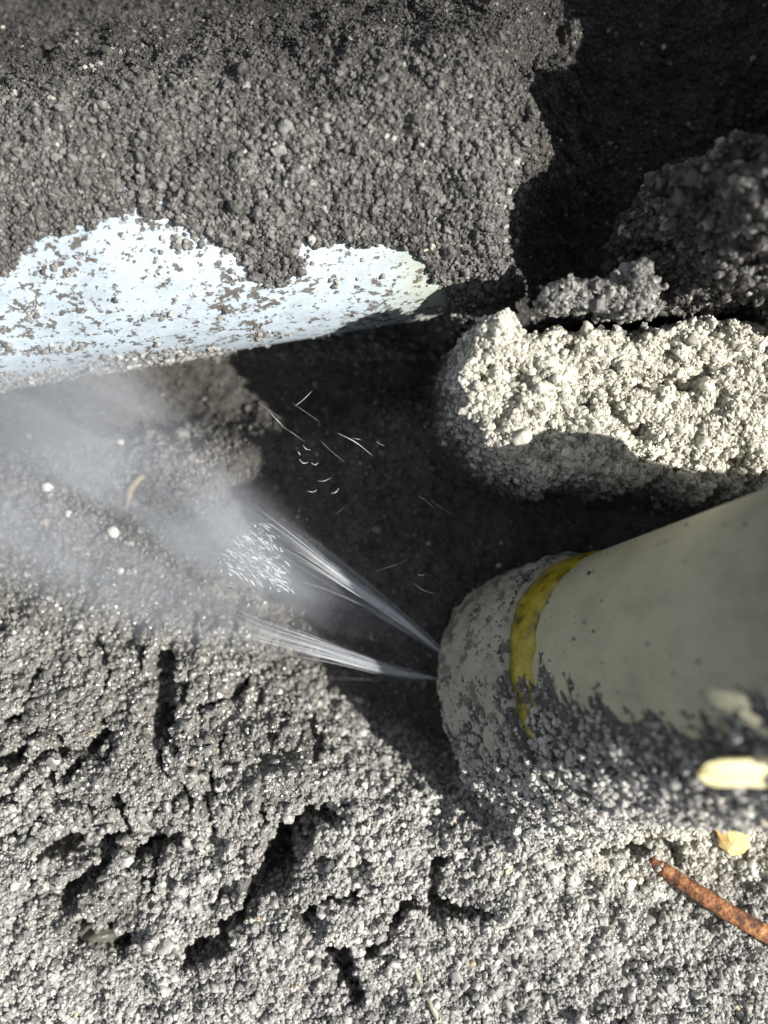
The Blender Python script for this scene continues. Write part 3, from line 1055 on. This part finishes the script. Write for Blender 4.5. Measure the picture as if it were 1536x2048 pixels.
def spray_volume(name, src, dst, r0, r1, dens, flat=0.75, bend=0.0, freq=(28, 110, 110), seed=0.0, base=0.28, gain=3.0, rise=3.0, tail=3.0, power=1.4, parent=None):
    """closed cone from src to dst filled with fine spray: dense on its axis, thinning to its rim and far end; bend bows it sideways"""
    ax = dst - src; Ln = np.linalg.norm(ax); ax = ax / Ln
    ey = np.cross(zax, ax); ey /= np.linalg.norm(ey); ez = np.cross(ax, ey)
    V = []; F = []; ns = 20; nl = 16
    for i in range(nl):
        q = i / (nl - 1)
        rr = (r0 + (r1 - r0) * q ** 1.1)
        off = bend * 4 * q * (1 - q)
        for k in range(ns):
            th = 2 * math.pi * k / ns
            V.append(src + ax * q * Ln + (rr * math.cos(th) + off) * ey + rr * flat * math.sin(th) * ez)
    for i in range(nl - 1):
        for k in range(ns):
            k2 = (k + 1) % ns
            F.append((i * ns + k, i * ns + k2, (i + 1) * ns + k2, (i + 1) * ns + k))
    F.append(tuple(range(ns - 1, -1, -1))); F.append(tuple((nl - 1) * ns + k for k in range(ns)))
    m = bpy.data.materials.new(name); m.use_nodes = True
    t = m.node_tree; t.nodes.clear()
    out = nd(t, 'ShaderNodeOutputMaterial')
    pv = nd(t, 'ShaderNodeVolumePrincipled')
    pv.inputs['Color'].default_value = (0.89, 0.935, 1.0, 1)
    pv.inputs['Anisotropy'].default_value = 0.1
    tc = nd(t, 'ShaderNodeTexCoord')
    sep = nd(t, 'ShaderNodeSeparateXYZ')
    t.links.new(tc.outputs['Object'], sep.inputs[0])
    x = math_(t, 'DIVIDE', sep.outputs[0], Ln * MM)
    xc = math_(t, 'MAXIMUM', x, 0.0001)
    rad = math_(t, 'ADD', math_(t, 'MULTIPLY', math_(t, 'POWER', xc, 1.1), (r1 - r0) * MM), r0 * MM)
    off = math_(t, 'MULTIPLY', math_(t, 'MULTIPLY', xc, math_(t, 'SUBTRACT', 1.0, xc)), bend * 4 * MM)
    yy = math_(t, 'SUBTRACT', sep.outputs[1], off)
    y2 = math_(t, 'POWER', math_(t, 'ABSOLUTE', math_(t, 'DIVIDE', yy, rad)), 2.0)
    z2 = math_(t, 'POWER', math_(t, 'ABSOLUTE', math_(t, 'DIVIDE', sep.outputs[2], math_(t, 'MULTIPLY', rad, flat))), 2.0)
    fall = math_(t, 'SUBTRACT', 1.0, math_(t, 'ADD', y2, z2), True)
    fall = math_(t, 'POWER', fall, power)
    e1 = math_(t, 'MULTIPLY', xc, rise, True)
    e2 = math_(t, 'MULTIPLY', math_(t, 'SUBTRACT', 1.0, xc, True), tail, True)
    # the same water spreads over a wider cone: thinner as it goes
    ca = nd(t, 'ShaderNodeCombineXYZ')
    t.links.new(math_(t, 'MULTIPLY', sep.outputs[0], freq[0]), ca.inputs[0])
    t.links.new(math_(t, 'ADD', math_(t, 'MULTIPLY', yy, freq[1]), seed), ca.inputs[1])
    t.links.new(math_(t, 'ADD', math_(t, 'MULTIPLY', sep.outputs[2], freq[2]), seed * 1.7), ca.inputs[2])
    nz = noise(t, ca.outputs[0], 1.0, 4, 0.62)
    nz = math_(t, 'MULTIPLY', math_(t, 'SUBTRACT', nz, base, True), gain)
    dn = math_(t, 'MULTIPLY', math_(t, 'MULTIPLY', fall, math_(t, 'MULTIPLY', e1, e2)), math_(t, 'MULTIPLY', nz, dens))
    t.links.new(dn, pv.inputs['Density'])
    t.links.new(pv.outputs[0], out.inputs['Volume'])
    return local_obj(name, V, F, m, src, ax, ey, ez, parent)


# (from, to, end radius mm, density, sideways bow mm)
jets = [((914, 1324, -6), (600, 1062, 1), 0.55, 1700, -0.4), ((914, 1328, -6), (540, 1050, 1), 0.50, 1300, -1.0), ((912, 1330, -6), (470, 1050, 1), 0.9, 800, -0.2),
        ((914, 1327, -6), (470, 1000, 1), 2.6, 330, -0.6),
        ((898, 1362, -8), (420, 1215, 1), 0.75, 1700, 1.2), ((892, 1356, -8), (480, 1232, 0), 0.45, 1300, 0.6), ((898, 1360, -8), (360, 1190, 1), 2.4, 330, 1.0),
        ((898, 1364, -8), (540, 1350, -5), 0.5, 600, 0.1)]
for i, (p0, p1, r1, dn, bd) in enumerate(jets):
    so = spray_volume('stream', at(*p0), at(*p1), 0.13, r1, dn, 1.0, bd, (45, 3600, 3600), 3.3 * i, 0.43, 5.0, 30.0, 1.5, 0.8, spray)

# fine threads of water fanning out between the jets
bag = Bag()
for i in range(190):
    up_ = rng.random() < 0.62
    j = rng.normal() * (1 if up_ else 0.7)
    if up_:
        pts = [at(910, 1326, -6), at(800 + 4 * j, 1240 + 8 * j, -3.2 + rng.normal() * .5), at(690 + 14 * j, 1165 + 20 * j, -1 + rng.normal() * .8), at(570 + 25 * j, 1085 + 38 * j, 0.5 + rng.normal() * 1.2), at(420 + 35 * j, 1000 + 60 * j, 1 + rng.normal() * 1.5)]
    else:
        pts = [at(896, 1360, -8), at(780, 1340 + 9 * j, -6 + rng.normal() * .4), at(650, 1302 + 16 * j, -4 + rng.normal() * .6), at(510, 1262 + 28 * j, -1 + rng.normal()), at(380, 1210 + 45 * j, 0.5 + rng.normal())]
    P = bez(pts, 8)
    a0 = rng.uniform(0, 0.45); a1 = a0 + rng.uniform(0.15, 0.5)
    P = P[int(a0 * len(P)):max(int(a1 * len(P)), int(a0 * len(P)) + 4)]
    q = np.linspace(0, 1, len(P))
    V, F = tube(P, rng.uniform(0.010, 0.034) * np.sin(np.pi * np.clip(q, 0.03, 0.97)) + 0.004, 5)
    bag.add(V, F)
o = child_mesh('fine_threads', bag.V, bag.F, m_water, spray)
o['kind'] = 'stuff'

# ragged splash where a jet breaks up
bag = Bag()
apex = at(592, 1190, 0)
for i in range(150):
    t0 = rng.random() ** 0.6
    ang = math.radians(rng.normal(136, 15))
    L0 = t0 * 9.5
    st = apex + np.array([math.cos(ang) * L0, math.sin(ang) * L0, rng.uniform(-0.5, 1.6)])
    a2 = math.radians(rng.normal(142, 11))
    ln = rng.uniform(0.3, 1.9)
    P = [st, st + np.array([math.cos(a2), math.sin(a2), rng.normal() * 0.25]) * ln * 0.5, st + np.array([math.cos(a2 + .06), math.sin(a2 + .06), rng.normal() * 0.3]) * ln]
    rr = rng.uniform(0.02, 0.085)
    V, F = tube(bez(P, 4), np.array([0.15, .6, .9, 1, .95, .8, .5, .1])[:8] * rr, 5)
    bag.add(V, F)
IV, IF = ico(1)
for i in range(520):
    t0 = rng.random() ** 0.6
    ang = math.radians(rng.normal(136, 16)); L0 = t0 * 11
    c_ = apex + np.array([math.cos(ang) * L0, math.sin(ang) * L0, rng.uniform(-0.6, 2.0)])
    rr = rng.uniform(0.02, 0.075) * (1 if rng.random() < 0.9 else 1.6)
    bag.add(IV * np.array([rr * rng.uniform(0.8, 1.8), rr * rng.uniform(0.8, 1.4), rr]) + c_, IF)
o = child_mesh('splash', bag.V, bag.F, m_foam, spray)

# single drops and drop strings flying through the shade
drops = [((675, 866), (712, 885), (747, 913), 0.11), ((540, 825), (552, 838), (566, 852), 0.09), ((590, 812), (606, 800), (624, 782), 0.07),
         ((606, 890), (612, 898), (622, 900), 0.09), ((598, 918), (606, 926), (616, 925), 0.12), ((622, 925), (630, 930), (637, 925), 0.10),
         ((596, 903), (598, 906), (601, 910), 0.13), ((614, 982), (626, 984), (634, 980), 0.09), ((662, 987), (672, 984), (678, 976), 0.11),
         ((636, 962), (648, 962), (664, 955), 0.07), ((668, 1030), (680, 1022), (690, 1014), 0.06), ((835, 1148), (842, 1151), (850, 1148), 0.13),
         ((826, 1165), (846, 1180), (870, 1188), 0.09), ((750, 1142), (785, 1132), (816, 1120), 0.05), ((738, 1274), (746, 1280), (756, 1280), 0.07),
         ((834, 990), (850, 1000), (866, 1014), 0.06), ((752, 882), (760, 888), (770, 892), 0.05), ((705, 876), (715, 878), (722, 880), 0.06),
         ((560, 850), (585, 866), (610, 884), 0.04), ((515, 805), (535, 818), (560, 835), 0.03), ((860, 1000), (890, 1020), (910, 1032), 0.03),
         ((640, 880), (660, 900), (690, 925), 0.03), ((583, 805), (620, 830), (640, 845), 0.025)]
for a, b, c, rr in drops:
    z = rng.uniform(-1, 6)
    P = bez([at(*a, z), at(*b, z + 0.1), at(*c, z)], 6)
    q = np.linspace(0, 1, len(P))
    V, F = tube(P, 0.72 * rr * (0.2 + 0.8 * np.sin(np.pi * q) * (0.7 + 0.3 * np.sin(q * 11 + a[0]))), 6)
    child_mesh('droplet', V, F, m_foam, spray)

for args, lab in (((at(860, 1300, -5), at(-140, 800, 2), 0.8, 28, 145, 0.55, 0.0, (32, 140, 140), 1.0, 0.33, 3.6), 'white water mist drifting from the jets over the hollow'),
                  ((at(800, 1340, -6), at(60, 1130, 1), 0.6, 10, 110, 0.6, 0.0, (30, 200, 200), 4.0), 'low streak of mist along the lower jets'),
                  ((at(640, 1215, -1), at(380, 980, 3), 0.8, 7, 260, 0.6, 0.0, (60, 420, 420), 8.0), 'bright puff of spray where the jets break up')):
    tag(spray_volume('water_mist', *args), lab, 'mist', kind='stuff')
